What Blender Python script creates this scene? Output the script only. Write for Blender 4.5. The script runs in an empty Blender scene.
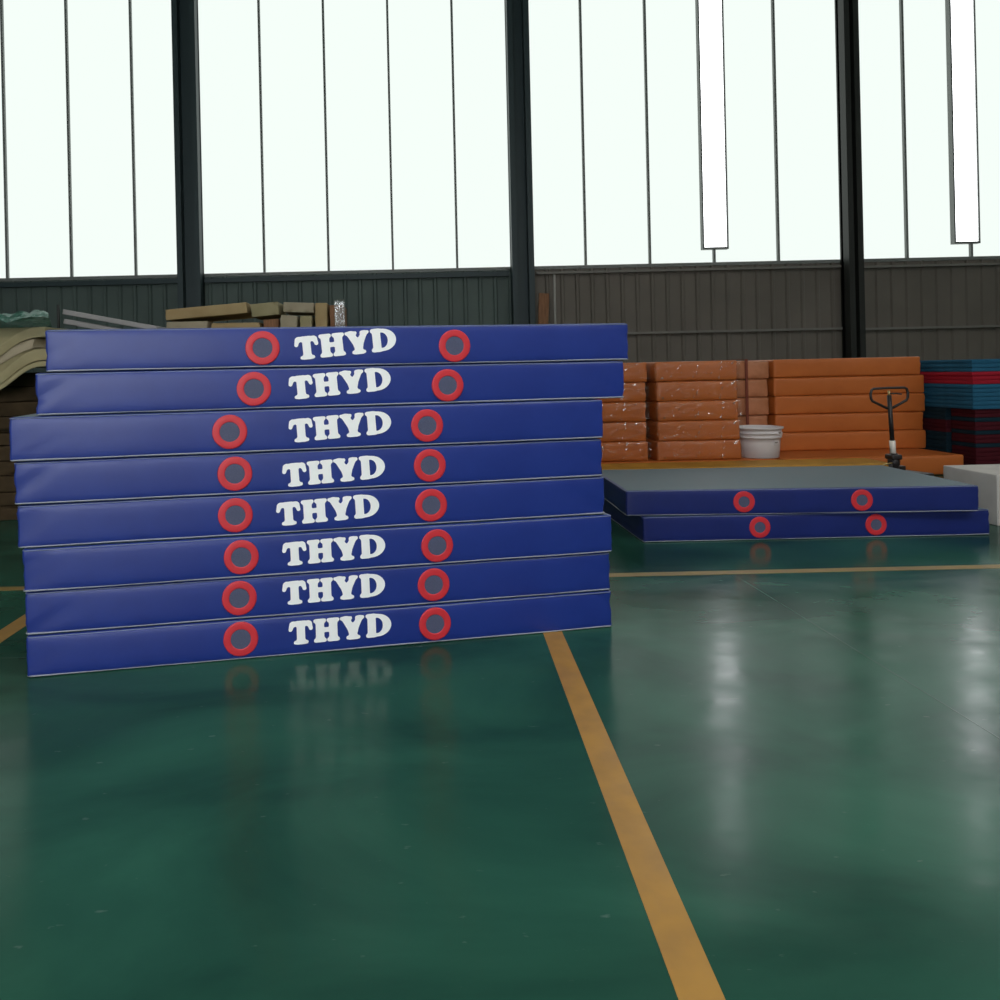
import bpy, bmesh, math, random
from mathutils import Vector, Matrix, noise
random.seed(4)
S = bpy.context.scene
COL = S.collection
PI = math.pi

# ---------------------------------------------------------------- view
S.view_settings.view_transform = 'Standard'
S.view_settings.look = 'None'
S.view_settings.gamma = 1
S.view_settings.exposure = 0
S.view_settings.use_curve_mapping = False
S.cycles.use_denoising = True
S.cycles.max_bounces = 8
S.cycles.diffuse_bounces = 4
S.cycles.sample_clamp_indirect = 6
w = bpy.data.worlds.new('world'); S.world = w; w.use_nodes = True
w.node_tree.nodes['Background'].inputs[0].default_value = (0.6, 0.75, 0.9, 1)
w.node_tree.nodes['Background'].inputs[1].default_value = 0.3

# ---------------------------------------------------------------- materials
def mat(name, col, rough=0.5, spec=0.5, metal=0.0, col2=None, nscale=3.0, ndetail=3, bump=0.0, bscale=60,
        rough2=None, rscale=4, coat=0.0, coat_r=0.2, stretch=None, lo=0.35, hi=0.65, bdist=0.01, subsurf=0):
    m = bpy.data.materials.new(name); m.use_nodes = True
    nt = m.node_tree; b = nt.nodes['Principled BSDF']
    b.inputs['Base Color'].default_value = (*col, 1)
    b.inputs['Roughness'].default_value = rough
    b.inputs['Specular IOR Level'].default_value = spec
    b.inputs['Metallic'].default_value = metal
    b.inputs['Coat Weight'].default_value = coat
    b.inputs['Coat Roughness'].default_value = coat_r
    tc = nt.nodes.new('ShaderNodeTexCoord')
    src = tc.outputs['Object']
    if stretch:
        mp = nt.nodes.new('ShaderNodeMapping'); mp.inputs['Scale'].default_value = stretch
        nt.links.new(src, mp.inputs[0]); src = mp.outputs[0]
    def nz(sc, det=3):
        n = nt.nodes.new('ShaderNodeTexNoise'); n.inputs['Scale'].default_value = sc
        n.inputs['Detail'].default_value = det; nt.links.new(src, n.inputs['Vector']); return n
    if col2:
        n = nz(nscale, ndetail); r = nt.nodes.new('ShaderNodeValToRGB')
        r.color_ramp.elements[0].position = lo; r.color_ramp.elements[1].position = hi
        r.color_ramp.elements[0].color = (*col, 1); r.color_ramp.elements[1].color = (*col2, 1)
        nt.links.new(n.outputs[0], r.inputs[0]); nt.links.new(r.outputs[0], b.inputs['Base Color'])
    if rough2 is not None:
        n = nz(rscale, 4); mr = nt.nodes.new('ShaderNodeMapRange')
        mr.inputs[1].default_value = 0.3; mr.inputs[2].default_value = 0.7
        mr.inputs[3].default_value = rough; mr.inputs[4].default_value = rough2
        nt.links.new(n.outputs[0], mr.inputs[0]); nt.links.new(mr.outputs[0], b.inputs['Roughness'])
    if bump:
        n = nz(bscale, 3); bp = nt.nodes.new('ShaderNodeBump'); bp.inputs['Strength'].default_value = bump
        bp.inputs['Distance'].default_value = bdist
        nt.links.new(n.outputs[0], bp.inputs['Height']); nt.links.new(bp.outputs[0], b.inputs['Normal'])
    return m

def emis(name, col, s):
    m = bpy.data.materials.new(name); m.use_nodes = True
    nt = m.node_tree; nt.nodes.clear()
    e = nt.nodes.new('ShaderNodeEmission'); e.inputs[0].default_value = (*col, 1); e.inputs[1].default_value = s
    o = nt.nodes.new('ShaderNodeOutputMaterial'); nt.links.new(e.outputs[0], o.inputs[0]); return m

def film_mat(name, tint, gloss, rough, bscale, bstr, opaque=0.0, streak=0):
    m = bpy.data.materials.new(name); m.use_nodes = True
    nt = m.node_tree; nt.nodes.clear(); N = nt.nodes.new; L = nt.links.new
    tc = N('ShaderNodeTexCoord')
    v = N('ShaderNodeTexNoise'); v.inputs['Scale'].default_value = bscale; v.inputs['Detail'].default_value = 2
    v.inputs['Distortion'].default_value = 1.5
    L(tc.outputs['Object'], v.inputs['Vector'])
    bp = N('ShaderNodeBump'); bp.inputs['Strength'].default_value = bstr; bp.inputs['Distance'].default_value = 0.02
    L(v.outputs[0], bp.inputs['Height'])
    t = N('ShaderNodeBsdfTransparent'); t.inputs[0].default_value = (0.97, 0.97, 0.97, 1)
    g = N('ShaderNodeBsdfGlossy'); g.inputs['Roughness'].default_value = rough; L(bp.outputs[0], g.inputs['Normal'])
    d = N('ShaderNodeBsdfDiffuse'); d.inputs[0].default_value = (*tint, 1)
    a = N('ShaderNodeMixShader'); a.inputs[0].default_value = opaque; L(t.outputs[0], a.inputs[1]); L(d.outputs[0], a.inputs[2])
    b = N('ShaderNodeMixShader'); b.inputs[0].default_value = gloss; L(a.outputs[0], b.inputs[1]); L(g.outputs[0], b.inputs[2])
    if streak:
        n2 = N('ShaderNodeTexNoise'); n2.inputs['Scale'].default_value = streak; n2.inputs['Detail'].default_value = 2; n2.inputs['Distortion'].default_value = 2.5
        L(tc.outputs['Object'], n2.inputs['Vector'])
        r2 = N('ShaderNodeMapRange'); r2.inputs[1].default_value = 0.62; r2.inputs[2].default_value = 0.70; r2.inputs[3].default_value = gloss; r2.inputs[4].default_value = 0.55
        L(n2.outputs[0], r2.inputs[0]); L(r2.outputs[0], b.inputs[0])
    o = N('ShaderNodeOutputMaterial'); L(b.outputs[0], o.inputs[0]); return m

M = {}
M['blue'] = mat('blue_vinyl', (0.0095, 0.027, 0.205), 0.42, 0.5, col2=(0.012, 0.033, 0.23), nscale=5, bump=0.12, bscale=220, bdist=0.002)
M['blue2'] = mat('navy_vinyl', (0.0085, 0.017, 0.13), 0.42, 0.5, col2=(0.010, 0.020, 0.15), nscale=5, bump=0.12, bscale=220, bdist=0.002)
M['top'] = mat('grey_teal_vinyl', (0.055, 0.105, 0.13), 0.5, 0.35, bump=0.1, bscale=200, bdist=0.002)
M['pipe'] = mat('grey_piping', (0.28, 0.29, 0.34), 0.45)
M['pipe2'] = mat('blue_grey_piping', (0.14, 0.17, 0.30), 0.45)
M['red'] = mat('red_rubber', (0.62, 0.028, 0.040), 0.45, bump=0.05, bscale=90)
M['mesh'] = mat('grey_vent_mesh', (0.085, 0.095, 0.165), 0.7, col2=(0.06, 0.068, 0.13), nscale=350, ndetail=1)
M['white'] = mat('white_print', (0.97, 0.97, 0.97), 0.6, 0.2)
M['orange'] = mat('orange_vinyl', (0.46, 0.122, 0.026), 0.45, 0.35, col2=(0.51, 0.138, 0.030), nscale=4, bump=0.25, bscale=9, bdist=0.01)
M['orange2'] = mat('pale_orange_vinyl', (0.40, 0.15, 0.065), 0.45, 0.35, col2=(0.50, 0.20, 0.10), nscale=6, bump=0.6, bscale=9, bdist=0.02)
M['strap'] = mat('dark_red_webbing', (0.18, 0.035, 0.016), 0.7)
M['yellow'] = mat('ochre_vinyl', (0.40, 0.20, 0.028), 0.6, 0.25, col2=(0.55, 0.28, 0.04), nscale=3)
M['tub'] = mat('white_plastic', (0.62, 0.58, 0.58), 0.4, 0.4)
M['tubdark'] = mat('grey_label', (0.22, 0.19, 0.18), 0.5)
M['black'] = mat('black_steel', (0.018, 0.014, 0.014), 0.45, bump=0.1)
M['sleeve'] = mat('pale_sleeve', (0.75, 0.68, 0.62), 0.5)
M['brass'] = mat('brass_latch', (0.45, 0.33, 0.15), 0.4, metal=0.6)
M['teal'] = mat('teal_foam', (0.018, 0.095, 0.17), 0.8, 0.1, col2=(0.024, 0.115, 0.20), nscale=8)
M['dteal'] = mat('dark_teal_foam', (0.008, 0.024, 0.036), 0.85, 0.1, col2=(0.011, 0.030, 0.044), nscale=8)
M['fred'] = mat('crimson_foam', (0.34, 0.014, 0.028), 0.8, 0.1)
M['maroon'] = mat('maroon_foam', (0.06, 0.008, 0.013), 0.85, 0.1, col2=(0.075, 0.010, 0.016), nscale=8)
M['block'] = mat('pale_grey_foam', (0.52, 0.49, 0.46), 0.7, 0.2, col2=(0.47, 0.44, 0.41), nscale=6)
M['tan'] = mat('olive_tan_foam', (0.30, 0.26, 0.14), 0.8, 0.2, col2=(0.36, 0.31, 0.18), nscale=3)
M['tan2'] = mat('tan_foam', (0.36, 0.25, 0.12), 0.8, 0.2, col2=(0.42, 0.31, 0.16), nscale=3)
M['beige'] = mat('beige_foam', (0.34, 0.29, 0.20), 0.8, 0.2, col2=(0.40, 0.34, 0.24), nscale=3)
M['brown'] = mat('brown_foam', (0.035, 0.024, 0.013), 0.85, 0.1, col2=(0.075, 0.050, 0.027), nscale=4, bump=0.4, bscale=12)
M['palepanel'] = mat('pale_grey_panel', (0.36, 0.34, 0.34), 0.5, 0.4)
M['wood'] = mat('brown_timber', (0.30, 0.15, 0.08), 0.7, 0.2, stretch=(6, 6, 0.6), col2=(0.20, 0.10, 0.05), nscale=8)
M['wallr'] = mat('grey_brown_sheet', (0.175, 0.155, 0.130), 0.6, 0.3, col2=(0.15, 0.134, 0.112), nscale=1.2)
M['walll'] = mat('green_grey_sheet', (0.10, 0.135, 0.122), 0.6, 0.3, col2=(0.085, 0.115, 0.105), nscale=1.2)
M['wallp'] = mat('painted_wall', (0.30, 0.31, 0.29), 0.7, 0.2, col2=(0.26, 0.27, 0.25), nscale=0.8)
M['roof'] = mat('roof_sheet', (0.32, 0.36, 0.34), 0.6, 0.2)
M['steel'] = mat('dark_painted_steel', (0.022, 0.024, 0.021), 0.5, 0.4)
M['tsteel'] = mat('dark_teal_steel', (0.03, 0.05, 0.055), 0.5, 0.4)
M['girt'] = mat('grey_girt_steel', (0.20, 0.19, 0.17), 0.5, 0.4)
M['whitepipe'] = mat('white_conduit', (0.45, 0.43, 0.40), 0.5)
M['frame'] = mat('window_frame', (0.2, 0.21, 0.2), 0.5)
M['film'] = film_mat('clear_film', (0.8, 0.8, 0.8), 0.035, 0.22, 15, 0.7, streak=7.5)
M['greenfilm'] = film_mat('green_film', (0.10, 0.36, 0.27), 0.35, 0.12, 7, 1.0, opaque=0.8)
M['greyfilm'] = film_mat('hazy_film', (0.6, 0.58, 0.55), 0.3, 0.2, 8, 1.0, opaque=0.35)
M['line2'] = mat('dull_yellow_floor_paint', (0.30, 0.20, 0.065), 0.35, 0.2, col2=(0.24, 0.16, 0.06), nscale=7, rough2=0.5)  # duller, darker yellow for the far cross line
M['joint'] = mat('pale_floor_joint', (0.05, 0.11, 0.085), 0.2, 0.22)
M['line'] = mat('yellow_floor_paint', (0.45, 0.235, 0.045), 0.3, 0.4, col2=(0.36, 0.19, 0.045), nscale=7, rough2=0.5)
M['sky_win'] = emis('daylight_pane', (0.93, 0.97, 1.0), 11.5)
M['sky_band'] = emis('translucent_daylight_band', (0.92, 1.0, 0.95), 1.0)
M['sky_strip'] = emis('clear_daylight_strip', (0.97, 0.98, 1.0), 5.5)
M['roof_fill'] = emis('added_roof_fill_pane', (1.0, 1.0, 0.97), 10.2)  # unseen roof panes, added as extra light over the stacks

def floor_mat():
    m = bpy.data.materials.new('green_epoxy_floor'); m.use_nodes = True
    nt = m.node_tree; b = nt.nodes['Principled BSDF']; N = nt.nodes.new; L = nt.links.new
    tc = N('ShaderNodeTexCoord')
    def nz(sc, det, mp=None, dist=0.0):
        n = N('ShaderNodeTexNoise'); n.inputs['Scale'].default_value = sc; n.inputs['Detail'].default_value = det
        n.inputs['Distortion'].default_value = dist
        if mp:
            q = N('ShaderNodeMapping'); q.inputs['Scale'].default_value = mp; L(tc.outputs['Object'], q.inputs[0]); L(q.outputs[0], n.inputs['Vector'])
        else: L(tc.outputs['Object'], n.inputs['Vector'])
        return n
    n = nz(0.9, 6, (1, 1.6, 1), 0.6); r = N('ShaderNodeValToRGB')
    r.color_ramp.elements[0].position = 0.32; r.color_ramp.elements[0].color = (0.011, 0.050, 0.036, 1)
    r.color_ramp.elements[1].position = 0.70; r.color_ramp.elements[1].color = (0.030, 0.122, 0.080, 1)
    L(n.outputs[0], r.inputs[0])
    # pale scuffs and specks
    n2 = nz(14, 3, (1, 2.5, 1)); r2 = N('ShaderNodeValToRGB')
    r2.color_ramp.elements[0].position = 0.70; r2.color_ramp.elements[0].color = (0, 0, 0, 1)
    r2.color_ramp.elements[1].position = 0.78; r2.color_ramp.elements[1].color = (0.55, 0.55, 0.55, 1)
    L(n2.outputs[0], r2.inputs[0])
    mx = N('ShaderNodeMix'); mx.data_type = 'RGBA'
    L(r2.outputs[0], mx.inputs[0]); L(r.outputs[0], mx.inputs[6]); mx.inputs[7].default_value = (0.13, 0.19, 0.16, 1)
    L(mx.outputs[2], b.inputs['Base Color'])
    n3 = nz(2.2, 5, (1, 2, 1), 0.4); mr = N('ShaderNodeMapRange')
    mr.inputs[1].default_value = 0.3; mr.inputs[2].default_value = 0.7; mr.inputs[3].default_value = 0.13; mr.inputs[4].default_value = 0.24
    L(n3.outputs[0], mr.inputs[0]); L(mr.outputs[0], b.inputs['Roughness'])
    n4 = nz(5, 3); bp = N('ShaderNodeBump'); bp.inputs['Strength'].default_value = 0.12; bp.inputs['Distance'].default_value = 0.01
    L(n4.outputs[0], bp.inputs['Height']); L(bp.outputs[0], b.inputs['Normal'])
    b.inputs['Specular IOR Level'].default_value = 0.10
    return m
M['floor'] = floor_mat()

# ---------------------------------------------------------------- helpers
def link(name, bm, m, parent=None, smooth=False, loc=None, rot=None):
    me = bpy.data.meshes.new(name)
    bmesh.ops.recalc_face_normals(bm, faces=bm.faces)
    if smooth:
        for f in bm.faces: f.smooth = True
    bm.to_mesh(me); bm.free(); me.materials.append(m)
    o = bpy.data.objects.new(name, me); COL.objects.link(o)
    if parent: o.parent = parent
    if loc: o.location = loc
    if rot: o.rotation_euler = rot
    return o

def tag(o, label=None, cat=None, group=None, kind=None):
    if label: o['label'] = label
    if cat: o['category'] = cat
    if group: o['group'] = group
    if kind: o['kind'] = kind
    return o

def root(name, loc, rz=0, label=None, cat=None, group=None):
    o = bpy.data.objects.new(name, None); COL.objects.link(o)
    o.empty_display_size = 0.1
    o.location = loc; o.rotation_euler = (0, 0, rz)
    return tag(o, label, cat, group)

def copy_tree(o, parent=None):
    c = o.copy(); COL.objects.link(c)
    if parent: c.parent = parent
    for ch in [x for x in bpy.data.objects if x.parent == o]:
        copy_tree(ch, c)
    return c

def box(bm, x0, x1, y0, y1, z0, z1, bev=0.0):
    r = bmesh.ops.create_cube(bm, size=1)
    vs = r['verts']
    for v in vs:
        v.co = Vector(((x0 + x1) / 2 + v.co.x * (x1 - x0), (y0 + y1) / 2 + v.co.y * (y1 - y0), (z0 + z1) / 2 + v.co.z * (z1 - z0)))
    if bev:
        es = set(e for v in vs for e in v.link_edges)
        bmesh.ops.bevel(bm, geom=list(es), offset=bev, segments=2, affect='EDGES', profile=0.5)

def struct(name, bm, m):
    return tag(link(name, bm, m), kind='structure')

def tube(bm, pts, r, seg=8, closed=False, radii=None):
    pts = [Vector(p) for p in pts]; n = len(pts); rings = []
    up = None
    for i, p in enumerate(pts):
        a = pts[(i - 1) % n] if (closed or i > 0) else p
        b = pts[(i + 1) % n] if (closed or i < n - 1) else p
        t = (b - a).normalized()
        if up is None:
            up = Vector((0, 0, 1)) if abs(t.z) < 0.9 else Vector((0, 1, 0))
        s = t.cross(up)
        if s.length < 1e-5: s = t.cross(Vector((1, 0.3, 0)))
        s.normalize(); u = s.cross(t).normalized(); up = u
        rr = radii[i] if radii else r
        rings.append([bm.verts.new(p + (s * math.cos(2 * PI * k / seg) + u * math.sin(2 * PI * k / seg)) * rr) for k in range(seg)])
    m = n if closed else n - 1
    for i in range(m):
        A, B = rings[i], rings[(i + 1) % n]
        for k in range(seg):
            bm.faces.new((A[k], A[(k + 1) % seg], B[(k + 1) % seg], B[k]))
    if not closed:
        bm.faces.new(rings[0][::-1]); bm.faces.new(rings[-1])

def lathe(bm, prof, seg=40, cx=0, cy=0):
    rings = []
    for r, z in prof:
        if r < 1e-6: rings.append([bm.verts.new((cx, cy, z))])
        else: rings.append([bm.verts.new((cx + r * math.cos(2 * PI * k / seg), cy + r * math.sin(2 * PI * k / seg), z)) for k in range(seg)])
    for A, B in zip(rings, rings[1:]):
        for k in range(seg):
            j = (k + 1) % seg
            if len(A) == 1 and len(B) == 1: continue
            if len(A) == 1: bm.faces.new((A[0], B[j], B[k]))
            elif len(B) == 1: bm.faces.new((A[k], A[j], B[0]))
            else: bm.faces.new((A[k], A[j], B[j], B[k]))

def lines(L, n, r):
    """grid lines along one side, denser at the rounded edges"""
    c = [-L / 2 + r * k / 3 for k in range(3)]
    inner = [-L / 2 + r + (L - 2 * r) * k / n for k in range(n + 1)]
    return c + inner + [-x for x in c[::-1]]

def softbox(L, W, T, r=0.015, nx=40, ny=16, nz=6, bulge=0.006, amp=0.003, seed=0, freq=2.0, warp=None):
    """upholstered slab: rounded edges, slightly pillowed sides, a little slack; base at z = 0, centre at origin"""
    bm = bmesh.new(); xs, ys, zs = lines(L, nx, r), lines(W, ny, r), lines(T, nz, r)
    cache = {}
    off = Vector((seed * 7.13, seed * 3.7, seed * 1.9))
    def V(i, j, k):
        key = (i, j, k)
        if key in cache: return cache[key]
        p = Vector((xs[i], ys[j], zs[k]))
        q = Vector((max(-L / 2 + r, min(L / 2 - r, p.x)), max(-W / 2 + r, min(W / 2 - r, p.y)), max(-T / 2 + r, min(T / 2 - r, p.z))))
        d = p - q; n = d.normalized() if d.length > 1e-9 else Vector((0, 0, 0))
        o = q + n * r
        fz = max(0.0, 1 - abs(2 * p.z / T) ** 3); fx = max(0.0, 1 - abs(2 * p.x / L) ** 10); fy = max(0.0, 1 - abs(2 * p.y / W) ** 8)
        if j in (0, len(ys) - 1): o.y += math.copysign(bulge * fz * fx, p.y)
        if i in (0, len(xs) - 1): o.x += math.copysign(bulge * fz * fy, p.x)
        if amp:
            h = noise.noise((p + off) * freq) * amp
            # slack creases running diagonally out of the end corners
            e = min(1.0, max(0.0, 1 - (L / 2 - abs(p.x)) / 0.28))
            if e > 0:
                h += e * (abs(noise.noise(Vector(((p.x * 1.0 + p.z * 1.6 * math.copysign(1, p.x)) * 11, seed * 5.1, p.y * 2)))) ** 1.5) * -amp * 4
            o += n * h * (1.0 if abs(n.z) < 0.5 else 0.15)
        o.z += T / 2
        if warp: o = warp(o)
        v = bm.verts.new(o); cache[key] = v; return v
    X, Y, Z = len(xs) - 1, len(ys) - 1, len(zs) - 1
    for i in range(X):
        for j in range(Y):
            for k in (0, Z): bm.faces.new((V(i, j, k), V(i + 1, j, k), V(i + 1, j + 1, k), V(i, j + 1, k)))
    for i in range(X):
        for k in range(Z):
            for j in (0, Y): bm.faces.new((V(i, j, k), V(i + 1, j, k), V(i + 1, j, k + 1), V(i, j, k + 1)))
    for j in range(Y):
        for k in range(Z):
            for i in (0, X): bm.faces.new((V(i, j, k), V(i, j + 1, k), V(i, j + 1, k + 1), V(i, j, k + 1)))
    return bm

# ---------------------------------------------------------------- lettering (rounded slab-serif capitals)
def sd_box(p, c, h, r):
    qx = abs(p[0] - c[0]) - h[0] + r; qy = abs(p[1] - c[1]) - h[1] + r
    return math.hypot(max(qx, 0), max(qy, 0)) + min(max(qx, qy), 0) - r
def sd_cap(p, a, b, ra, rb):
    dx, dy = b[0] - a[0], b[1] - a[1]
    t = max(0, min(1, ((p[0] - a[0]) * dx + (p[1] - a[1]) * dy) / (dx * dx + dy * dy + 1e-12)))
    return math.hypot(p[0] - a[0] - t * dx, p[1] - a[1] - t * dy) - (ra + t * (rb - ra))
def smin(a, b, k=0.07):
    h = max(k - abs(a - b), 0) / k
    return min(a, b) - h * h * k * 0.25
def g_T(p):
    d = sd_box(p, (0.5, 0.5), (0.18, 0.48), 0.05)
    d = smin(d, sd_box(p, (0.5, 0.88), (0.40, 0.115), 0.08))
    d = smin(d, sd_cap(p, (0.12, 0.86), (0.055, 0.65), 0.11, 0.085))
    d = smin(d, sd_cap(p, (0.88, 0.86), (0.935, 0.65), 0.11, 0.085))
    return smin(d, sd_box(p, (0.5, 0.07), (0.32, 0.07), 0.065), 0.12)
def g_H(p):
    d = 9
    for cx in (0.31, 0.89):
        d = min(d, smin(smin(sd_box(p, (cx, 0.5), (0.185, 0.46), 0.04), sd_box(p, (cx, 0.07), (0.275, 0.07), 0.065), 0.12),
                        sd_box(p, (cx, 0.93), (0.275, 0.07), 0.065), 0.12))
    return smin(d, sd_box(p, (0.6, 0.52), (0.25, 0.105), 0.02), 0.05)
def g_Y(p):
    d = sd_box(p, (0.60, 0.25), (0.18, 0.24), 0.04)
    d = smin(d, sd_cap(p, (0.60, 0.38), (0.29, 0.86), 0.19, 0.15))
    d = smin(d, sd_cap(p, (0.60, 0.38), (0.89, 0.86), 0.19, 0.125))
    d = smin(d, sd_box(p, (0.30, 0.93), (0.27, 0.07), 0.065), 0.10)
    d = smin(d, sd_box(p, (0.91, 0.93), (0.20, 0.07), 0.065), 0.10)
    return smin(d, sd_box(p, (0.6, 0.07), (0.31, 0.07), 0.065), 0.12)
def g_D(p):
    x = (p[0] - 0.52) / 0.64; y = (p[1] - 0.5) / 0.5
    outer = max((math.hypot(x, y) - 1) * 0.52, 0.26 - p[0])
    d = smin(smin(outer, sd_box(p, (0.30, 0.5), (0.20, 0.5), 0.04), 0.05), sd_box(p, (0.22, 0.07), (0.20, 0.07), 0.065), 0.1)
    d = smin(d, sd_box(p, (0.22, 0.93), (0.20, 0.07), 0.065), 0.1)
    hx = (p[0] - 0.50) / 0.28; hy = (p[1] - 0.49) / 0.345
    hole = max((math.hypot(hx, hy) - 1) * 0.28, 0.47 - p[0])
    return max(d, -hole)

def glyph(bm, sdf, x0, scale, step=0.022, w=1.3):
    n = int((w + 0.2) / step); m = int(1.2 / step)
    val = [[sdf((-0.1 + i * step, -0.1 + j * step)) for j in range(m + 1)] for i in range(n + 1)]
    cache = {}
    def vert(x, y):
        k = (round(x, 5), round(y, 5))
        if k not in cache: cache[k] = bm.verts.new(((x0 + x) * scale, 0, (y - 0.5) * scale))
        return cache[k]
    for i in range(n):
        for j in range(m):
            cs = [(i, j), (i + 1, j), (i + 1, j + 1), (i, j + 1)]
            vals = [val[a][b] for a, b in cs]
            if min(vals) > 0: continue
            poly = []
            for q in range(4):
                a, b = cs[q], cs[(q + 1) % 4]; va, vb = vals[q], vals[(q + 1) % 4]
                pa = (-0.1 + a[0] * step, -0.1 + a[1] * step); pb = (-0.1 + b[0] * step, -0.1 + b[1] * step)
                if va <= 0: poly.append(vert(*pa))
                if (va <= 0) != (vb <= 0):
                    t = va / (va - vb); t = max(0.02, min(0.98, t))
                    poly.append(vert(pa[0] + (pb[0] - pa[0]) * t, pa[1] + (pb[1] - pa[1]) * t))
            u = []
            for v in poly:
                if v not in u: u.append(v)
            if len(u) > 2:
                try: bm.faces.new(u)
                except ValueError: pass

LET_H = 0.1115
def lettering_mesh():
    bm = bmesh.new(); tot = 4.40
    x = -tot / 2
    glyph(bm, g_T, x - 0.04, LET_H)
    glyph(bm, g_H, x + 0.98, LET_H)
    glyph(bm, g_Y, x + 2.14, LET_H)
    glyph(bm, g_D, x + 3.29, LET_H)
    for f in bm.faces:
        f.normal_update()
    bmesh.ops.solidify(bm, geom=bm.faces[:], thickness=0.0012)
    me = bpy.data.meshes.new('lettering'); bmesh.ops.recalc_face_normals(bm, faces=bm.faces)
    bm.to_mesh(me); bm.free(); me.materials.append(M['white']); return me
LETTER = lettering_mesh()

def ring_mesh(ro, ri):
    bm = bmesh.new(); prof = [(ri, 0.004), (ri, -0.007), (ri + 0.0015, -0.0090), (ri + 0.003, -0.0098), (ri + 0.005, -0.010), (ro - 0.006, -0.010), (ro - 0.003, -0.0094), (ro - 0.001, -0.008), (ro, -0.006), (ro, 0.004)]
    seg = 56; R = []
    for r, y in prof:
        R.append([bm.verts.new((r * math.cos(2 * PI * k / seg), y, r * math.sin(2 * PI * k / seg))) for k in range(seg)])
    for a in range(len(R)):
        A, B = R[a], R[(a + 1) % len(R)]
        for k in range(seg): bm.faces.new((A[k], A[(k + 1) % seg], B[(k + 1) % seg], B[k]))
    return bm
def disc_mesh(r):
    bm = bmesh.new(); seg = 56
    a = [bm.verts.new((r * math.cos(2 * PI * k / seg), -0.0075, r * math.sin(2 * PI * k / seg))) for k in range(seg)]
    b = [bm.verts.new((r * math.cos(2 * PI * k / seg), 0.003, r * math.sin(2 * PI * k / seg))) for k in range(seg)]
    bm.faces.new(a); bm.faces.new(b[::-1])
    for k in range(seg): bm.faces.new((a[k], a[(k + 1) % seg], b[(k + 1) % seg], b[k]))
    return bm

def piping_mesh(L, W, z, r=0.005, seed=0):
    bm = bmesh.new(); pts = []; a, b, c = L / 2 - 0.002, W / 2 - 0.002, 0.02
    corner = [(a - c, -b + c, -90), (a - c, b - c, 0), (-a + c, b - c, 90), (-a + c, -b + c, 180)]
    loop = []
    for cx, cy, a0 in corner:
        for k in range(5):
            t = math.radians(a0 + 90 * k / 4); loop.append((cx + c * math.cos(t), cy + c * math.sin(t)))
    n = len(loop)
    for i in range(n):
        p, q = loop[i], loop[(i + 1) % n]
        m = max(1, int(math.hypot(q[0] - p[0], q[1] - p[1]) / 0.08))
        for k in range(m):
            x = p[0] + (q[0] - p[0]) * k / m; y = p[1] + (q[1] - p[1]) * k / m
            pts.append((x, y, z + 0.0015 * noise.noise(Vector((x * 3, y * 3, seed * 4.3)))))
    tube(bm, pts, r, 8, closed=True); return bm

def blue_mat(loc, rz, L, W, T, seed, label, group, rings, text=None, m='blue', cat='gym mat', ro=0.082, ri=0.047):
    """rings: list of (x from left end, z); text: (x from left, z, tilt)"""
    t = root('gym_mat', loc, rz, label, cat, group)
    link('cover', softbox(L, W, T, r=0.014, nx=70, ny=20, nz=8, bulge=0.005, amp=0.004, seed=seed), M[m], t, True)
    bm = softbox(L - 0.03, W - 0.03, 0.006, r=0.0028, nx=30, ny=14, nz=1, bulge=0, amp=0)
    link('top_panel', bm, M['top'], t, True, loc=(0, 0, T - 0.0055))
    link('piping', piping_mesh(L, W, 0.0065, 0.0040, seed), M['pipe'], t, True)
    link('piping', piping_mesh(L, W, T - 0.006, 0.0030, seed + 9), M['pipe2'], t, True)
    for (x, z) in rings:
        rg = link('vent_ring', ring_mesh(ro, ri), M['red'], t, True, loc=(x - L / 2, -W / 2 - 0.002, z))
        link('vent_mesh', disc_mesh(ri + 0.001), M['mesh'], rg)
    if text:
        o = bpy.data.objects.new('lettering', LETTER); COL.objects.link(o); o.parent = t
        o.location = (text[0] - L / 2, -W / 2 - 0.0078, text[1]); o.rotation_euler = (0, -text[2], 0)
        o['label'] = 'white rounded slab-serif letters THYD'
    return t

# ---------------------------------------------------------------- big blue stack, front left
OX, OY = -1.729, 3.448
DX, DY = 0.98452, 0.17527
YAW = math.atan2(DY, DX)
# index, start along the front line, length, ring positions, lettering position, depth jitter
STK = [
 (0.076, 2.876, (1.058, 1.497), (2.014, 1.492), (1.460, 1.506), 0.086, 0.006),
 (0.029, 2.901, (1.013, 1.300), (1.973, 1.293), (1.428, 1.312), 0.076, 0.004),
 (-0.083, 2.889, (0.895, 1.097), (1.860, 1.094), (1.423, 1.100), 0.062, -0.008),
 (-0.070, 2.871, (0.914, 0.895), (1.871, 0.893), (1.388, 0.882), 0.052, 0.000),
 (-0.061, 2.869, (0.912, 0.695), (1.874, 0.692), (1.355, 0.692), 0.042, 0.004),
 (-0.040, 2.871, (0.936, 0.495), (1.897, 0.490), (1.379, 0.497), 0.032, -0.010),
 (-0.035, 2.856, (0.922, 0.297), (1.877, 0.293), (1.375, 0.303), 0.022, 0.000),
 (-0.031, 2.853, (0.925, 0.102), (1.878, 0.098), (1.401, 0.107), 0.012, -0.006)]
ORD = ['topmost', 'second from the top', 'third from the top', 'fourth from the top', 'fifth from the top',
       'sixth from the top', 'second from the bottom', 'bottom one on the green floor']
GB = 'royal blue mats in the tall stack'
MW = 1.28
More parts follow.
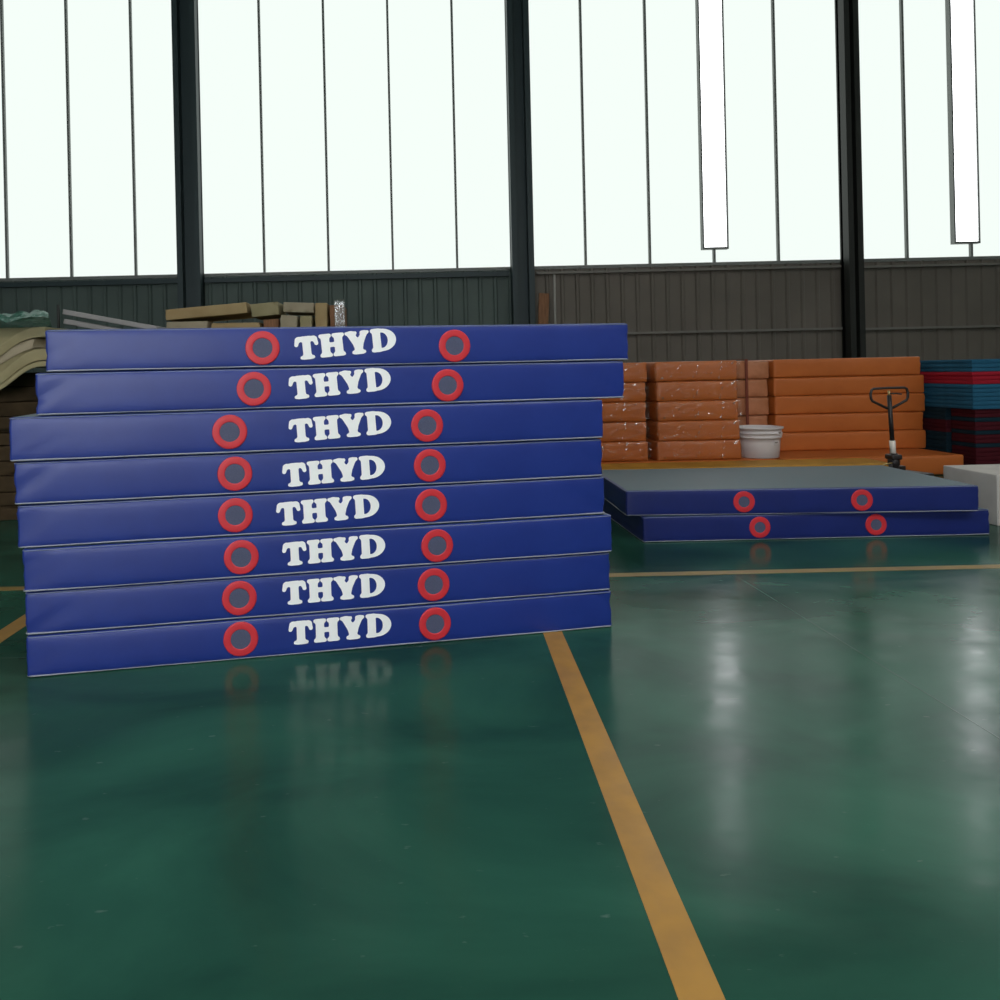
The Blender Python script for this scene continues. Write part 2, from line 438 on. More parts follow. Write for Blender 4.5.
for i, (s0, L, r1, r2, tx, tl, dj) in enumerate(STK):
    T = 0.1968; zb = (7 - i) * 0.2 + 0.001
    if 2 <= i <= 6: zb -= 0.007
    if i == 7: T = 0.1898
    if i == 2: T = 0.2036
    L += (0.014, 0.006, 0.000, 0.000, 0.004, 0.010, 0.010, 0.010)[i] + 0.007; s0 -= 0.007
    sc = s0 + L / 2
    x = OX + DX * sc - DY * (MW / 2 + dj); y = OY + DY * sc + DX * (MW / 2 + dj)
    blue_mat((x, y, zb), YAW, L, MW, T, i + 1,
             'royal blue mat lettered THYD in the tall eight-mat stack, ' + ORD[i], GB,
             [(r1[0] - s0, min(max(r1[1] - zb, 0.09), 0.11)), (r2[0] - s0, min(max(r2[1] - zb, 0.088), 0.11))],
             (tx[0] + 0.004 - s0, min(max(tx[1] + 0.006 - zb, 0.085), 0.118), tl))

# ---------------------------------------------------------------- two low mats, right
ya = math.atan2(-0.12, 2.68)
blue_mat((3.065, 6.425, 0.201), ya, 2.67, 1.26, 0.197, 21,
         'upper of the two low navy mats, wide blue-grey top showing', 'navy mats in the low pair',
         [(0.90, 0.100), (1.79, 0.100)], None, 'blue2', ri=0.042)
blue_mat((3.165, 6.455, 0.001), 0.0, 2.69, 1.28, 0.197, 22,
         'lower of the two low navy mats, sticking out right on the green floor', 'navy mats in the low pair',
         [(0.90, 0.100), (1.80, 0.100)], None, 'blue2', ri=0.042)

# ---------------------------------------------------------------- orange mats
def orange(name, x0, x1, y0, y1, z0, T, seed, label, group, m='orange', wrap=False, amp=0.006, rz=0, r=0.022):
    L, W = x1 - x0, y1 - y0
    t = root(name, ((x0 + x1) / 2, (y0 + y1) / 2, z0), rz, label, 'gym mat', group)
    link('cover', softbox(L, W, T, r=r, nx=26, ny=14, nz=6, bulge=0.012, amp=amp, seed=seed, freq=4), M[m], t, True)
    if wrap:
        # loose clear film hugging the front and sides
        bm = bmesh.new(); nx, nz = 44, 12; V = {}
        path = [(-L / 2 - 0.02, W / 2)] + [(-L / 2 - 0.02, -W / 2 - 0.02)] + [(-L / 2 + L * k / nx, -W / 2 - 0.024) for k in range(1, nx)] + [(L / 2 + 0.02, -W / 2 - 0.02), (L / 2 + 0.02, W / 2)]
        for i, (px, py) in enumerate(path):
            for k in range(nz + 1):
                z = 0.004 + (T - 0.008) * k / nz
                d = abs(noise.noise(Vector((px * 9, z * 16, seed * 3.3)))) * 0.028
                e = 1 - abs(2 * k / nz - 1) ** 6
                V[i, k] = bm.verts.new((px, py - d * e + (1 - e) * 0.012, z))
        for i in range(len(path) - 1):
            for k in range(nz): bm.faces.new((V[i, k], V[i + 1, k], V[i + 1, k + 1], V[i, k + 1]))
        o = link('plastic_wrap', bm, M['film'], t, False); o['label'] = 'crinkled clear plastic film'
    return t
OT = 0.2365
names5 = ['topmost', 'second from the top', 'in the middle', 'second from the bottom', 'bottom one']
low_t = 0.236
# low layer on the floor
orange('foam_mat', 1.70, 5.38, 8.30, 8.82, 0.001, 0.236, 50, 'long flat ochre yellow mat in front of the orange stacks', None, 'yellow', amp=0.002)
orange('orange_mat', 1.70, 4.40, 8.90, 10.9, 0.001, low_t, 51, 'flat orange mat under the two wrapped orange stacks, behind the yellow one', 'orange mats lying flat under the stacks', amp=0.003)
orange('orange_mat', 4.43, 6.60, 8.88, 10.9, 0.001, low_t, 52, 'flat orange mat under the wide plain stack, its end sticking out right', 'orange mats lying flat under the stacks', amp=0.004)
jit = [(0.02, 0.0), (0.0, 0.01), (-0.005, 0.0), (0.0, 0.012), (0.01, 0.0)]
for i in range(5):
    z0 = 0.238 + (4 - i) * (OT - 0.0005)
    a, b = jit[i]
    orange('orange_mat', 1.75 + a, 2.865 + a, 8.92 + b, 10.3 + b, z0, OT - 0.002, 60 + i,
           'wrapped orange mat in the stack half hidden by the blue stack, ' + names5[i], 'wrapped orange mats beside the tall blue stack', wrap=True)
    c, d = jit[(i + 2) % 5]
    orange('orange_mat', 2.985 - a * 0.8, 3.95 + c * 0.6 + (0.03 if i == 4 else 0), 8.90 + d, 10.3 + d, z0, OT - 0.002, 70 + i,
           'wrapped orange mat in the narrow middle stack left of the tub, ' + names5[i], 'wrapped orange mats in the middle stack', wrap=True)
    if i:
        k = i - 1
        orange('orange_mat', 4.10, 4.69 - 0.01 * (k % 2), 9.66 + 0.01 * k, 10.7, 0.238 + (4 - k) * 0.2335, 0.230, 80 + k,
               'pale creased orange mat in the gap behind the white tub, ' + ['topmost', 'second down', 'third down', 'fourth down'][k],
               'pale orange mats behind the tub', 'orange2', amp=0.012, wrap=False)
    orange('orange_mat', 4.73 + c * 0.5, 6.60 + (0.07 if i else 0.02) - (0.02 if i == 3 else 0), 9.62 + b, 10.85, z0, OT - 0.002, 90 + i,
           'smooth orange mat in the wide stack behind the pallet truck, ' + names5[i], 'smooth orange mats in the wide stack')
orange('orange_mat', 4.10, 4.68, 9.67, 10.7, 0.238, 0.232, 85, 'lowest pale orange mat, almost hidden behind the white tub', 'pale orange mats behind the tub', 'orange2', amp=0.008)
bm = bmesh.new(); box(bm, 4.365, 4.40, 9.622, 9.634, 0.26, 1.43, 0.002)
box(bm, 4.365, 4.40, 9.63, 10.74, 1.426, 1.431); box(bm, 4.365, 4.40, 10.73, 10.738, 0.26, 1.43)
tag(link('strap', bm, M['strap']), 'dark red strap running down the pale orange mats behind the tub', 'strap')

# ---------------------------------------------------------------- white tub
tx, ty, tz = 4.26, 9.13, 0.238
tx += 0.02
t = root('plastic_tub', (tx, ty, tz), 0, 'round white plastic tub standing before the orange stacks', 'tub')
bm = bmesh.new()
lathe(bm, [(0, 0.0), (0.215, 0.0), (0.225, 0.008), (0.238, 0.20), (0.243, 0.26), (0.256, 0.262), (0.256, 0.272), (0.246, 0.274), (0.250, 0.315),
           (0.262, 0.317), (0.262, 0.327), (0.252, 0.33), (0.256, 0.375), (0.276, 0.378), (0.278, 0.398), (0.262, 0.400), (0.258, 0.396),
           (0.235, 0.20), (0.215, 0.015), (0, 0.012)], 56)
link('body', bm, M['tub'], t, True)
bm = bmesh.new(); cs = []
for k in range(25):
    a = PI * k / 24
    cs.append((0.268 * math.cos(a), -0.10 - 0.27 * math.sin(a) * 0.75 + 0.10, 0.35 - 0.13 * math.sin(a)))
tube(bm, cs, 0.004, 6); link('handle', bm, M['tub'], t, True)
for zz, ang, s in ((0.325, -0.95, 0.030), (0.20, -1.10, 0.036)):
    r_ = 0.262 if zz > 0.3 else 0.241
    bm = bmesh.new(); box(bm, -s, s, -0.004, 0.008, -0.028, 0.028, 0.002)
    lug = link('lug', bm, M['tub'], t, loc=(r_ * math.cos(ang), r_ * math.sin(ang), zz), rot=(0, 0, ang + PI / 2))
    bm = bmesh.new(); box(bm, -s * 0.8, s * 0.5, -0.006, -0.003, -0.002, 0.016)
    link('slot', bm, M['tubdark'], lug)

t.scale = (1.02, 1.02, 0.92)
# ---------------------------------------------------------------- pallet truck
t = root('pallet_truck', (4.745, 7.36, 0.0), 0.0, 'black hand pallet truck with upright loop handle before the orange stack', 'pallet truck')
bm = bmesh.new()
lp = [(-0.02, 0, 0.90), (-0.165, 0, 0.975), (-0.178, 0, 1.00), (-0.182, 0, 1.05), (-0.170, 0, 1.085), (-0.150, 0, 1.096), (0.0, 0, 1.102),
      (0.150, 0, 1.102), (0.172, 0, 1.090), (0.185, 0, 1.055), (0.182, 0, 1.005), (0.168, 0, 0.978), (0.03, 0, 0.905)]
tube(bm, lp, 0.0125, 10); link('handle_loop', bm, M['black'], t, True)
bm = bmesh.new(); tube(bm, [(0.021, 0, 0.56), (0.0, 0, 1.03)], 0.020, 12); link('shaft', bm, M['black'], t, True)
bm = bmesh.new(); tube(bm, [(0.0, 0, 1.02), (-0.002, 0, 1.075)], 0.012, 10)
link('latch', bm, M['brass'], t, True)
bm = bmesh.new(); tube(bm, [(0.0, -0.005, 1.045), (0.05, -0.03, 1.048), (0.10, -0.035, 1.038)], 0.007, 8); link('release_lever', bm, M['black'], t, True)
bm = bmesh.new(); tube(bm, [(0.026, 0, 0.455), (0.020, 0, 0.585)], 0.027, 14); o = link('sleeve', bm, M['sleeve'], t, True); o['label'] = 'pale sleeve at the foot of the shaft'
bm = bmesh.new()
lathe(bm, [(0, 0.10), (0.06, 0.10), (0.06, 0.20), (0.045, 0.22), (0.045, 0.34), (0.052, 0.35), (0.052, 0.40), (0.035, 0.42), (0.035, 0.46), (0, 0.46)], 24, 0.03, 0)
box(bm, -0.02, 0.08, -0.06, 0.06, 0.40, 0.45, 0.01)
tube(bm, [(-0.02, -0.04, 0.36), (-0.04, -0.04, 0.30), (-0.05, -0.02, 0.22), (0.03, 0, 0.16)], 0.018, 8)
link('pump', bm, M['black'], t, True)
bm = bmesh.new(); tube(bm, [(0.00, -0.03, 0.37), (-0.08, -0.04, 0.36), (-0.13, -0.03, 0.33), (-0.10, -0.02, 0.29), (-0.03, -0.01, 0.27)], 0.008, 8)
link('foot_pedal', bm, M['brass'], t, True)
for s in (-1, 1):
    bm = bmesh.new(); prof = [(0.0, -0.022), (0.085, -0.022), (0.09, -0.015), (0.09, 0.015), (0.085, 0.022), (0.0, 0.022)]
    lathe(bm, prof, 28); bmesh.ops.rotate(bm, verts=bm.verts, matrix=Matrix.Rotation(PI / 2, 3, 'Y'))
    link('steer_wheel', bm, M['black'], t, True, loc=(0.05 + s * 0.05, 0, 0.091))
fr = math.radians(16)
def rotp(x, y, z): return (x * math.cos(fr) - y * math.sin(fr) + 0.05, x * math.sin(fr) + y * math.cos(fr) + 0.03, z)
bm = bmesh.new(); box(bm, 0.09, 0.20, -0.26, 0.26, 0.12, 0.28, 0.012)
box(bm, 0.02, 0.12, -0.03, 0.03, 0.17, 0.33, 0.008)
for v in bm.verts: v.co = rotp(*v.co)
link('chassis', bm, M['black'], t)
for s in (-1, 1):
    bm = bmesh.new(); box(bm, 0.17, 1.25, s * 0.19 - 0.075, s * 0.19 + 0.075, 0.045, 0.095, 0.012)
    for v in bm.verts: v.co = rotp(*v.co)
    f = link('fork', bm, M['black'], t)
    bm = bmesh.new(); lathe(bm, [(0, -0.035), (0.038, -0.035), (0.038, 0.035), (0, 0.035)], 20)
    bmesh.ops.rotate(bm, verts=bm.verts, matrix=Matrix.Rotation(PI / 2, 3, 'X'))
    for v in bm.verts: v.co = rotp(v.co.x + 1.12, v.co.y + s * 0.19, v.co.z + 0.039)
    link('load_roller', bm, M['black'], f, True)

# ---------------------------------------------------------------- thin foam mats, far right
def sheet(x0, x1, y0, y1, z0, T, m, label, group, seed):
    L, W = x1 - x0, y1 - y0
    bm = softbox(L, W, T, r=0.008, nx=10, ny=10, nz=2, bulge=0.003, amp=0.004, seed=seed, freq=3)
    o = link('thin_mat', bm, M[m], None, True, loc=((x0 + x1) / 2, (y0 + y1) / 2, z0))
    return tag(o, label, 'foam mat', group)
TH = 0.0496
rnd = random.Random(7)
up = [('teal', 'teal blue')] * 3 + [('fred', 'crimson')] * 3 + [('teal', 'teal blue')] * 6
z = 1.364; cnt = {}
ordw = ['uppermost', 'second highest', 'third highest', 'fourth highest', 'fifth highest', 'lowest']
for i, (m, c) in enumerate(up):
    z -= TH; blk = 0 if i < 3 else (1 if i < 6 else 2); n = cnt.get(blk, 0); cnt[blk] = n + 1
    where = ['above the crimson layers', 'in the crimson band', 'below the crimson band'][blk]
    j = rnd.uniform(-0.008, 0.008)
    sheet(6.73 + j, 8.7 + j, 8.90 + j, 10.5, z + 0.0003, TH - 0.001, m,
          f'thin {c} foam mat, {ordw[n] if not (blk < 2 and n == 2) else "lowest"} of those {where}', 'thin foam mats in the upper pile', i)
zsplit = z
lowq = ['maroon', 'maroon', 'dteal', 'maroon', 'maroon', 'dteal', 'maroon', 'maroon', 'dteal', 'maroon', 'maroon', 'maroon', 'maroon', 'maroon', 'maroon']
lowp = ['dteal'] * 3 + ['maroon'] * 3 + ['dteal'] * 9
CN = {'maroon': 'dark maroon', 'dteal': 'dark blue'}
nn = int(zsplit / TH); th = zsplit / nn
ow = ['first', 'second', 'third', 'fourth', 'fifth', 'sixth', 'seventh', 'eighth', 'ninth', 'tenth', 'eleventh', 'twelfth', 'thirteenth', 'fourteenth', 'fifteenth', 'sixteenth']
for i in range(nn):
    zz = zsplit - (i + 1) * th + 0.0006
    j = rnd.uniform(-0.006, 0.006)
    a = lowq[i % 15]; b = lowp[i % 15]
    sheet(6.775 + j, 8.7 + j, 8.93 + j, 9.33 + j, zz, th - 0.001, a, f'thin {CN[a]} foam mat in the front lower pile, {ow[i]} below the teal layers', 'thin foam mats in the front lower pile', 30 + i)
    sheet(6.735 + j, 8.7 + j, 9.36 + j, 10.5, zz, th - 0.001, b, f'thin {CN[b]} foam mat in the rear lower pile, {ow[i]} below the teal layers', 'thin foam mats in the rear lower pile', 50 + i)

# grey block
bm = softbox(2.2, 0.62, 0.42, r=0.012, nx=20, ny=8, nz=8, bulge=0.003, amp=0.004, seed=91, freq=3)
tag(link('foam_block', bm, M['block'], None, True, loc=(5.90, 6.42, 0.0), rot=(0, 0, 0)), 'pale grey foam block on the floor at the right edge', 'foam block')

# ---------------------------------------------------------------- foam sheet pile, far left
def foam(x0, x1, y0, y1, z0, T, m, label, group, seed, rot=(0, 0, 0), droop=0.0, amp=0.012, name='foam_sheet', wave=0.0, r=0.01):
    L, W = x1 - x0, y1 - y0
    def warp(p):
        u = p.x / (L / 2)
        p.z -= droop * abs(u) ** 2.2 + droop * 0.5 * max(0, -p.y / (W / 2)) ** 2
        p.z += wave * noise.noise(Vector((p.x * 1.2, p.y * 1.2, seed * 2.2)))
        return p
    bm = softbox(L, W, T, r=r, nx=26, ny=18, nz=3, bulge=0.004, amp=amp, seed=seed, freq=3, warp=warp)
    o = link(name, bm, M[m], None, True, loc=((x0 + x1) / 2, (y0 + y1) / 2, z0), rot=rot)
    return tag(o, label, 'foam', group)
zz = 0.0; rr = random.Random(3)
lowname = ['bottom one', 'second from the floor', 'third from the floor', 'fourth from the floor', 'fifth from the floor', 'sixth from the floor',
           'seventh from the floor', 'eighth from the floor', 'ninth from the floor', 'highest brown one']
for i in range(10):
    T = [0.15, 0.13, 0.16, 0.14, 0.15, 0.13, 0.16, 0.14, 0.15, 0.14][i]
    foam(-5.9 + rr.uniform(-.05, .05), -3.30 + rr.uniform(-0.08, 0.08), 7.35 + rr.uniform(-.05, .05), 8.7, zz, T - 0.006, 'brown',
         'rough brown foam slab in the pile at the left edge, ' + lowname[i], 'brown foam slabs in the left pile', 100 + i, amp=0.03)
    zz += T
zt = zz + 0.02
def sst(t): t = max(0.0, min(1.0, t)); return t * t * (3 - 2 * t)
def drape(x, y):
    """the sheets hang down over the front of the pile, more so to the left"""
    f = sst((7.22 - y) / 0.30)
    return -0.24 * f * sst((-3.42 - x) / 0.42) - 0.03 * f + 0.02 * noise.noise(Vector((x * 1.5, y * 1.5, 2)))
def tansheet(x0, x1, y0, z0, T, lab, seed, m='tan', cut=0.0):
    L, W = x1 - x0, 8.6 - y0; cx, cy = (x0 + x1) / 2, (y0 + 8.6) / 2
    def warp(p):
        X = cx + p.x
        p.y += cut * max(0, (X - (x1 - 0.5))) * (1 - (p.y / W + 0.5))     # slanting cut at the free corner
        Y = cy + p.y
        p.z += drape(X, Y)
        return p
    bm = softbox(L, W, T, r=0.008, nx=60, ny=30, nz=3, bulge=0.003, amp=0.008, seed=seed, freq=3, warp=warp)
    tag(link('foam_sheet', bm, M[m], None, True, loc=(cx, cy, z0)), lab, 'foam', 'olive foam sheets on the left pile')
tansheet(-6.0, -3.15, 6.98, zt + 0.035, 0.05, 'olive tan foam sheet drooping over the brown slabs, lowest of four', 120, cut=0.25)
tansheet(-6.0, -3.36, 6.93, zt + 0.092, 0.11, 'thick olive foam sheet second up, its draped corner beside the top blue mats', 121, cut=0.4)
tansheet(-6.0, -3.52, 6.98, zt + 0.21, 0.09, 'olive tan foam sheet third up, set back under the top sheet', 122, 'beige', cut=0.3)
tansheet(-6.0, -3.44, 6.95, zt + 0.308, 0.10, 'olive tan top foam sheet right under the green film', 123, cut=0.5)
# green film lying over it
bm = bmesh.new(); nx, ny = 60, 24; V = {}
for i in range(nx + 1):
    for j in range(ny + 1):
        y = 6.92 + 1.7 * j / ny; x = -6.2 + (2.92 - 0.45 * (y - 6.92)) * i / nx
        q = noise.noise(Vector((x * 2.2, y * 3, 1))); q2 = abs(noise.noise(Vector((x * 7, y * 6, 4))))
        V[i, j] = bm.verts.new((x, y, zt + 0.49 + 0.05 * q + 0.10 * q2 + drape(x, y) * 0.3 - 0.02 * max(0, (x + 3.5) / 0.35)))
for i in range(nx):
    for j in range(ny): bm.faces.new((V[i, j], V[i + 1, j], V[i + 1, j + 1], V[i, j + 1]))
bmesh.ops.solidify(bm, geom=bm.faces[:], thickness=0.006)
tag(link('plastic_sheet', bm, M['greenfilm'], None, True), 'crumpled shiny green plastic sheet over the left foam pile', 'plastic sheet')
# dark rack post and pale boards
bm = bmesh.new(); box(bm, -0.014, 0.014, -0.014, 0.014, 0, 2.25, 0.003); box(bm, -0.12, 0.12, -0.12, 0.12, 0, 0.012)
tag(link('steel_post', bm, M['steel'], None, loc=(-4.07, 8.84, 0)), 'thin dark steel post behind the green plastic sheet', 'post')
for k, (zc, lab) in enumerate(((1.885, 'lower pale grey panel sloping down to the right behind the top blue mat'), (2.035, 'upper pale grey panel sloping down to the right beside the post'))):
    bm = softbox(1.5 - 0.35 * k, 0.7, 0.06, r=0.01, nx=10, ny=6, nz=2, bulge=0, amp=0.003, seed=130 + k)
    tag(link('grey_panel', bm, M['palepanel'], None, True, loc=(-3.34 - 0.18 * k, 9.31, zc), rot=(0, math.radians(11.5), 0)), lab, 'panel', 'pale grey panels behind the blue stack')
# trestle that carries the panels
t = root('trestle', (-3.47, 9.31, 0), 0, 'dark trestle carrying the pale grey panels, behind the blue stack', 'trestle')
bm = bmesh.new(); tube(bm, [(-0.6, -0.3, 1.96), (0.65, -0.3, 1.705)], 0.022, 8); tube(bm, [(-0.6, 0.3, 1.96), (0.65, 0.3, 1.705)], 0.022, 8)
link('rail', bm, M['steel'], t, True)
for sx, h in ((-0.58, 1.955), (0.62, 1.71)):
    for sy in (-0.3, 0.3):
        bm = bmesh.new(); tube(bm, [(sx, sy, 0), (sx, sy, h)], 0.02, 8); link('leg', bm, M['steel'], t, True)

# ---------------------------------------------------------------- tan foam pile behind the top blue mat
for i in range(5):
    T = 0.385
    foam(-3.15 + 0.03 * (i % 2), -0.82 - 0.03 * (i % 3), 9.68 + 0.02 * (i % 2), 10.9, i * T, T - 0.004, 'tan2',
         'big tan foam block behind the tall blue stack, ' + ['bottom one', 'second up', 'third up', 'fourth up', 'the one under the offcuts'][i],
         'tan foam blocks behind the blue stack', 140 + i, name='foam_block')
zb = 5 * 0.385
off = [  # x0,x1,y0,y1,z0,T,mat,roty,label
 (-3.20, -2.65, 9.72, 10.5, zb + 0.0, 0.16, 'beige', 0.0, 'beige foam offcut at the left end of the offcut pile'),
 (-2.62, -1.98, 9.75, 10.5, zb + 0.0, 0.13, 'tan2', 0.0, 'flat tan foam offcut under a dark wedge gap'),
 (-3.20, -2.13, 9.70, 10.6, zb + 0.215, 0.14, 'tan2', -0.07, 'long tan foam offcut tilted up to the right, left end of the pile'),
 (-2.08, -1.72, 9.72, 10.4, zb + 0.21, 0.17, 'tan', -0.08, 'olive foam offcut over a small brown one'),
 (-1.95, -1.74, 9.80, 10.4, zb + 0.0, 0.17, 'wood', -0.03, 'small reddish brown offcut in a dark gap'),
 (-1.72, -1.50, 9.72, 10.4, zb + 0.02, 0.19, 'beige', 0.10, 'beige offcut standing askew in the middle of the pile'),
 (-1.68, -1.28, 9.78, 10.4, zb + 0.25, 0.13, 'beige', 0.05, 'broad beige offcut on top of the askew one'),
 (-1.46, -1.30, 9.74, 10.4, zb + 0.0, 0.20, 'tan', 0.0, 'narrow olive offcut under the broad beige one'),
 (-1.26, -1.10, 9.70, 10.4, zb + 0.02, 0.34, 'tan2', 0.03, 'tall tan offcut leaning slightly'),
 (-1.065, -0.88, 9.72, 10.4, zb + 0.0, 0.33, 'wood', -0.02, 'brown offcut under hazy film at the right end'),
]
for i, (x0, x1, y0, y1, z0, T, m, ry, lab) in enumerate(off):
    foam(x0 + 0.1, x1 + 0.1, y0 + 0.05, y1, z0 + 0.003, T, m, lab + ' behind the top blue mat' if len(lab.split()) < 12 else lab, 'foam offcuts on the tan blocks', 160 + i, rot=(0, ry, 0), name='foam_offcut', amp=0.01)
bm = bmesh.new(); V = {}
for i in range(15):
    for k in range(13):
        x = -0.90 + 0.14 * i / 14; z = zb + 0.002 + 0.40 * k / 12
        V[i, k] = bm.verts.new((x, 9.745 - 0.03 * abs(noise.noise(Vector((x * 12, z * 12, 3)))), z))
for i in range(14):
    for k in range(12): bm.faces.new((V[i, k], V[i + 1, k], V[i + 1, k + 1], V[i, k + 1]))
bmesh.ops.solidify(bm, geom=bm.faces[:], thickness=0.002)
tag(link('plastic_sheet', bm, M['greyfilm'], None, True), 'hazy plastic film hanging over the right end of the foam offcuts', 'plastic sheet')

# leaning timber by the wall and conduit
bm = bmesh.new(); box(bm, -0.09, 0.09, -0.025, 0.025, 0, 2.75, 0.004)
tag(link('timber_plank', bm, M['wood'], None, loc=(2.36, 13.35, 0.0), rot=(-0.09, 0.07, 0)), 'brown timber plank leaning on the dark steel column', 'plank')
bm = bmesh.new(); tube(bm, [(2.79, 13.82, 0.0), (2.79, 13.82, 3.1)], 0.02, 8)
tag(link('conduit_pipe', bm, M['whitepipe'], None, True), 'thin pale conduit pipe rising up the back wall', 'pipe')

# ---------------------------------------------------------------- the hall
X0, X1, Y0, Y1, ZC = -8.6, 13.0, -7.0, 14.0, 8.6
bm = bmesh.new(); box(bm, X0 - .3, X1 + .3, Y0 - .3, Y1 + .3, -0.2, 0.0); struct('floor', bm, M['floor'])
# painted floor lines
bm = bmesh.new(); box(bm, X0, X1, 4.885, 4.97, 0.0, 0.0015)
struct('trim_1', bm, M['line2'])
bm = bmesh.new(); box(bm, 0.683, 0.783, Y0, 4.885, 0.0, 0.0015)
for v in bm.verts: v.co.x += (v.co.y - 3.88) * 0.055
struct('trim_2', bm, M['line'])
bm = bmesh.new(); box(bm, -2.25, -2.14, Y0, 4.885, 0.0, 0.0015); struct('trim_3', bm, M['line'])

for k, a in enumerate(((2.105, 2.110, Y0, 4.87, 0, 0.0006), (X0, -1.9, 3.695, 3.699, 0, 0.0006))):
    bm = bmesh.new(); box(bm, *a); struct('trim_%d' % (30 + k), bm, M['joint'])

def corrugated(x0, x1, z0, z1, y, period=0.28, depth=0.035, t=0.03):
    bm = bmesh.new(); pts = []
    x = x0
    while x < x1:
        for f, d in ((0, 0), (0.70, 0), (0.78, 1), (0.92, 1)):
            xx = x + f * period
            if xx < x1: pts.append((xx, y - d * depth))
        x += period
    pts.append((x1, y))
    lo = [bm.verts.new((a, b, z0)) for a, b in pts]; hi = [bm.verts.new((a, b, z1)) for a, b in pts]
    for i in range(len(pts) - 1): bm.faces.new((lo[i], lo[i + 1], hi[i + 1], hi[i]))
    back = [bm.verts.new((x0, y + t, z0)), bm.verts.new((x1, y + t, z0)), bm.verts.new((x1, y + t, z1)), bm.verts.new((x0, y + t, z1))]
    bm.faces.new(back[::-1])
    return bm
ZB = 3.22
struct('wall_back', corrugated(2.45, X1, 0, ZB, Y1), M['wallr'])
struct('wall_rear', corrugated(X0, 2.45, 0, ZB, Y1), M['walll'])
for nm, a in (('wall_left', (X0 - .2, X0, Y0, Y1 + .2, 0, ZC)), ('wall_right', (X1, X1 + .2, Y0, Y1 + .2, 0, ZC))):
    bm = bmesh.new(); box(bm, *a); struct(nm, bm, M['wallp'])
bm = bmesh.new(); box(bm, X0 - .2, X1 + .2, Y0, Y1 + .2, ZC, ZC + .15); struct('ceiling', bm, M['roof'])
# front wall (behind the camera) with a wide daylight window
WX0, WX1, WZ0, WZ1 = -6.0, -0.4, 1.3, 4.6
bm = bmesh.new()
box(bm, X0, WX0, Y0 - .2, Y0, 0, ZC); box(bm, WX1, X1, Y0 - .2, Y0, 0, ZC)
box(bm, WX0, WX1, Y0 - .2, Y0, 0, WZ0); box(bm, WX0, WX1, Y0 - .2, Y0, WZ1, ZC)
struct('wall_front', bm, M['wallp'])
def window(n, bars, pane, pm):
    fb = bmesh.new()
    for b in bars: box(fb, *b)
    f = struct('window_%d' % n, fb, M['frame'])
    pb = bmesh.new(); box(pb, *pane); link('pane', pb, pm, f)
bars = [(WX0 + (WX1 - WX0) * k / 4 - .04, WX0 + (WX1 - WX0) * k / 4 + .04, Y0 - .12, Y0 - .04, WZ0, WZ1) for k in range(5)]
bars += [(WX0, WX1, Y0 - .12, Y0 - .04, z - .04, z + .04) for z in (WZ0 + .04, (WZ0 + WZ1) / 2, WZ1 - .04)]
window(1, bars, (WX0, WX1, Y0 - .19, Y0 - .15, WZ0, WZ1), M['sky_win'])
# daylight band high on the back wall
bars = [(X0 + k * 1.2, X0 + k * 1.2 + .04, Y1 - .02, Y1 + .04, ZB, ZC) for k in range(19)] + [(X0, X1, Y1 - .03, Y1 + .03, ZB, ZB + .06)]
window(2, bars, (X0, X1, Y1 + .06, Y1 + .10, ZB, ZC), M['sky_band'])
# two clear lights in the band
XW = 0.42
for n, xa in ((3, 5.62), (4, 10.3)):
    bars = [(xa - .03, xa, Y1 - .06, Y1 + .05, ZB + .3, ZC - .1), (xa + XW, xa + XW + .03, Y1 - .06, Y1 + .05, ZB + .3, ZC - .1), (xa, xa + XW, Y1 - .06, Y1 + .05, ZB + .3, ZB + .34)]
    window(n, bars, (xa, xa + XW, Y1 - .03, Y1 - .01, ZB + .34, ZC - .1), M['sky_strip'])
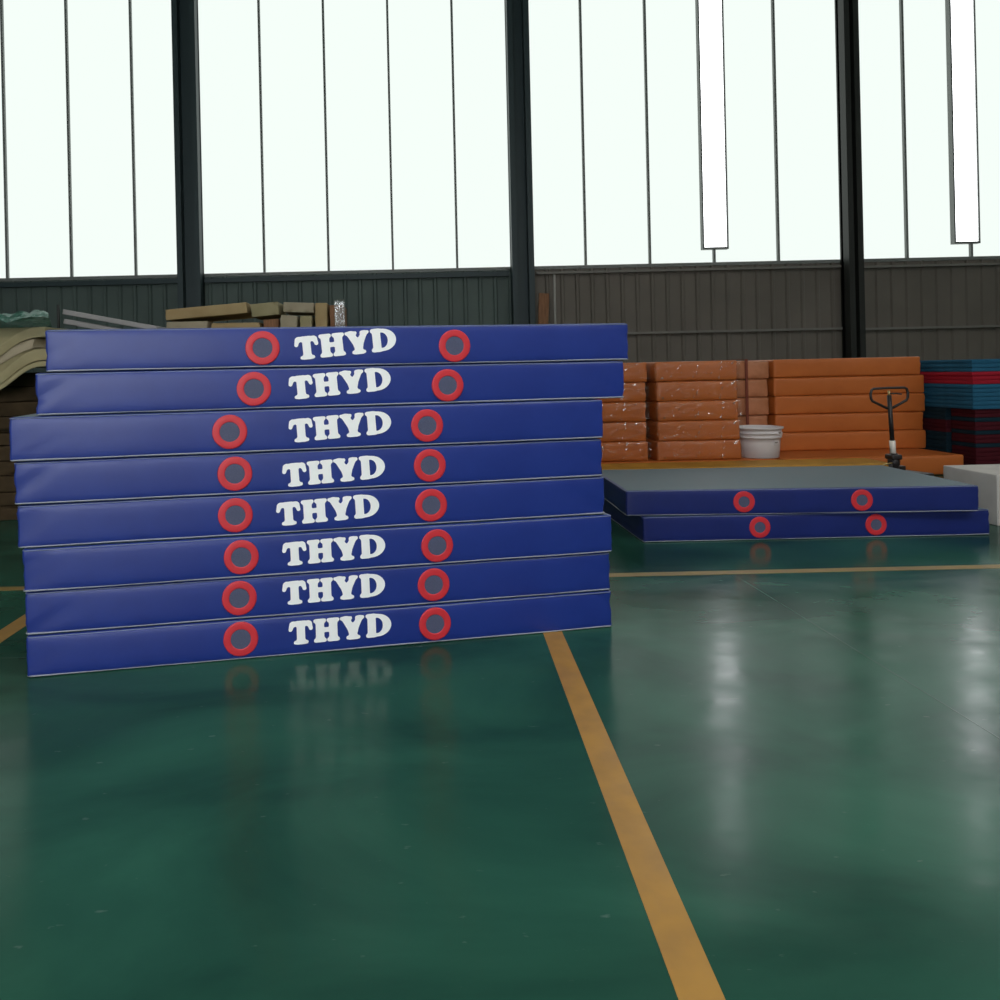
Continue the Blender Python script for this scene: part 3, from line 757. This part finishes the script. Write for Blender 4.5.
# out-of-view roof lights added to light the mats, mostly from the right
for n, (xa, ya_) in enumerate(((-2.4, -3.6), (1.4, -3.6), (4.8, -3.6), (8.0, -3.6), (11.0, -3.6)), start=5):
    bars = [(xa - .06, xa, ya_, ya_ + 4.2, ZC - .06, ZC), (xa + 1.3, xa + 1.36, ya_, ya_ + 4.2, ZC - .06, ZC)]
    window(n, bars, (xa, xa + 1.3, ya_, ya_ + 4.2, ZC - .03, ZC - .01), M['roof_fill'])

# steel columns and girts on the back wall
def hcol(x, w, m):
    bm = bmesh.new()
    box(bm, x - w / 2, x - w / 2 + 0.10, Y1 - .34, Y1 - .06, 0, ZC); box(bm, x + w / 2 - 0.10, x + w / 2, Y1 - .34, Y1 - .06, 0, ZC)
    box(bm, x - w / 2, x + w / 2, Y1 - .16, Y1 - .10, 0, ZC); return bm
struct('trim_4', hcol(8.27, 0.27, M), M['steel'])
struct('trim_5', hcol(2.20, 0.40, M), M['tsteel'])
struct('trim_6', hcol(-3.9, 0.42, M), M['tsteel'])
n = 7
for xa, xb in ((2.48, 8.11), (8.43, X1)):
    for z in (1.99, 3.14):
        bm = bmesh.new(); zz = z + (-0.02 if xa > 8 else 0)
        box(bm, xa, xb, Y1 - .13, Y1 - .04, zz - .02, zz + .02)
        struct('trim_%d' % n, bm, M['girt']); n += 1
for xa, xb in ((X0, -4.13), (-3.67, 1.96)):
    bm = bmesh.new(); box(bm, xa, xb, Y1 - .13, Y1 - .04, 3.10, 3.18); struct('trim_%d' % n, bm, M['tsteel']); n += 1

# ---------------------------------------------------------------- camera
cam = bpy.data.cameras.new('camera'); co = bpy.data.objects.new('camera', cam); COL.objects.link(co)
cam.sensor_width = 36; cam.lens = 27.0; cam.shift_x = 0.095; cam.shift_y = -0.128
cam.clip_start = 0.05; cam.clip_end = 200
r = 0.0225
R = Matrix(((math.cos(r), math.sin(r), 0), (0, 0, -1), (-math.sin(r), math.cos(r), 0)))
co.matrix_world = Matrix.Translation((0, 0, 1.365)) @ R.to_4x4()
S.camera = co
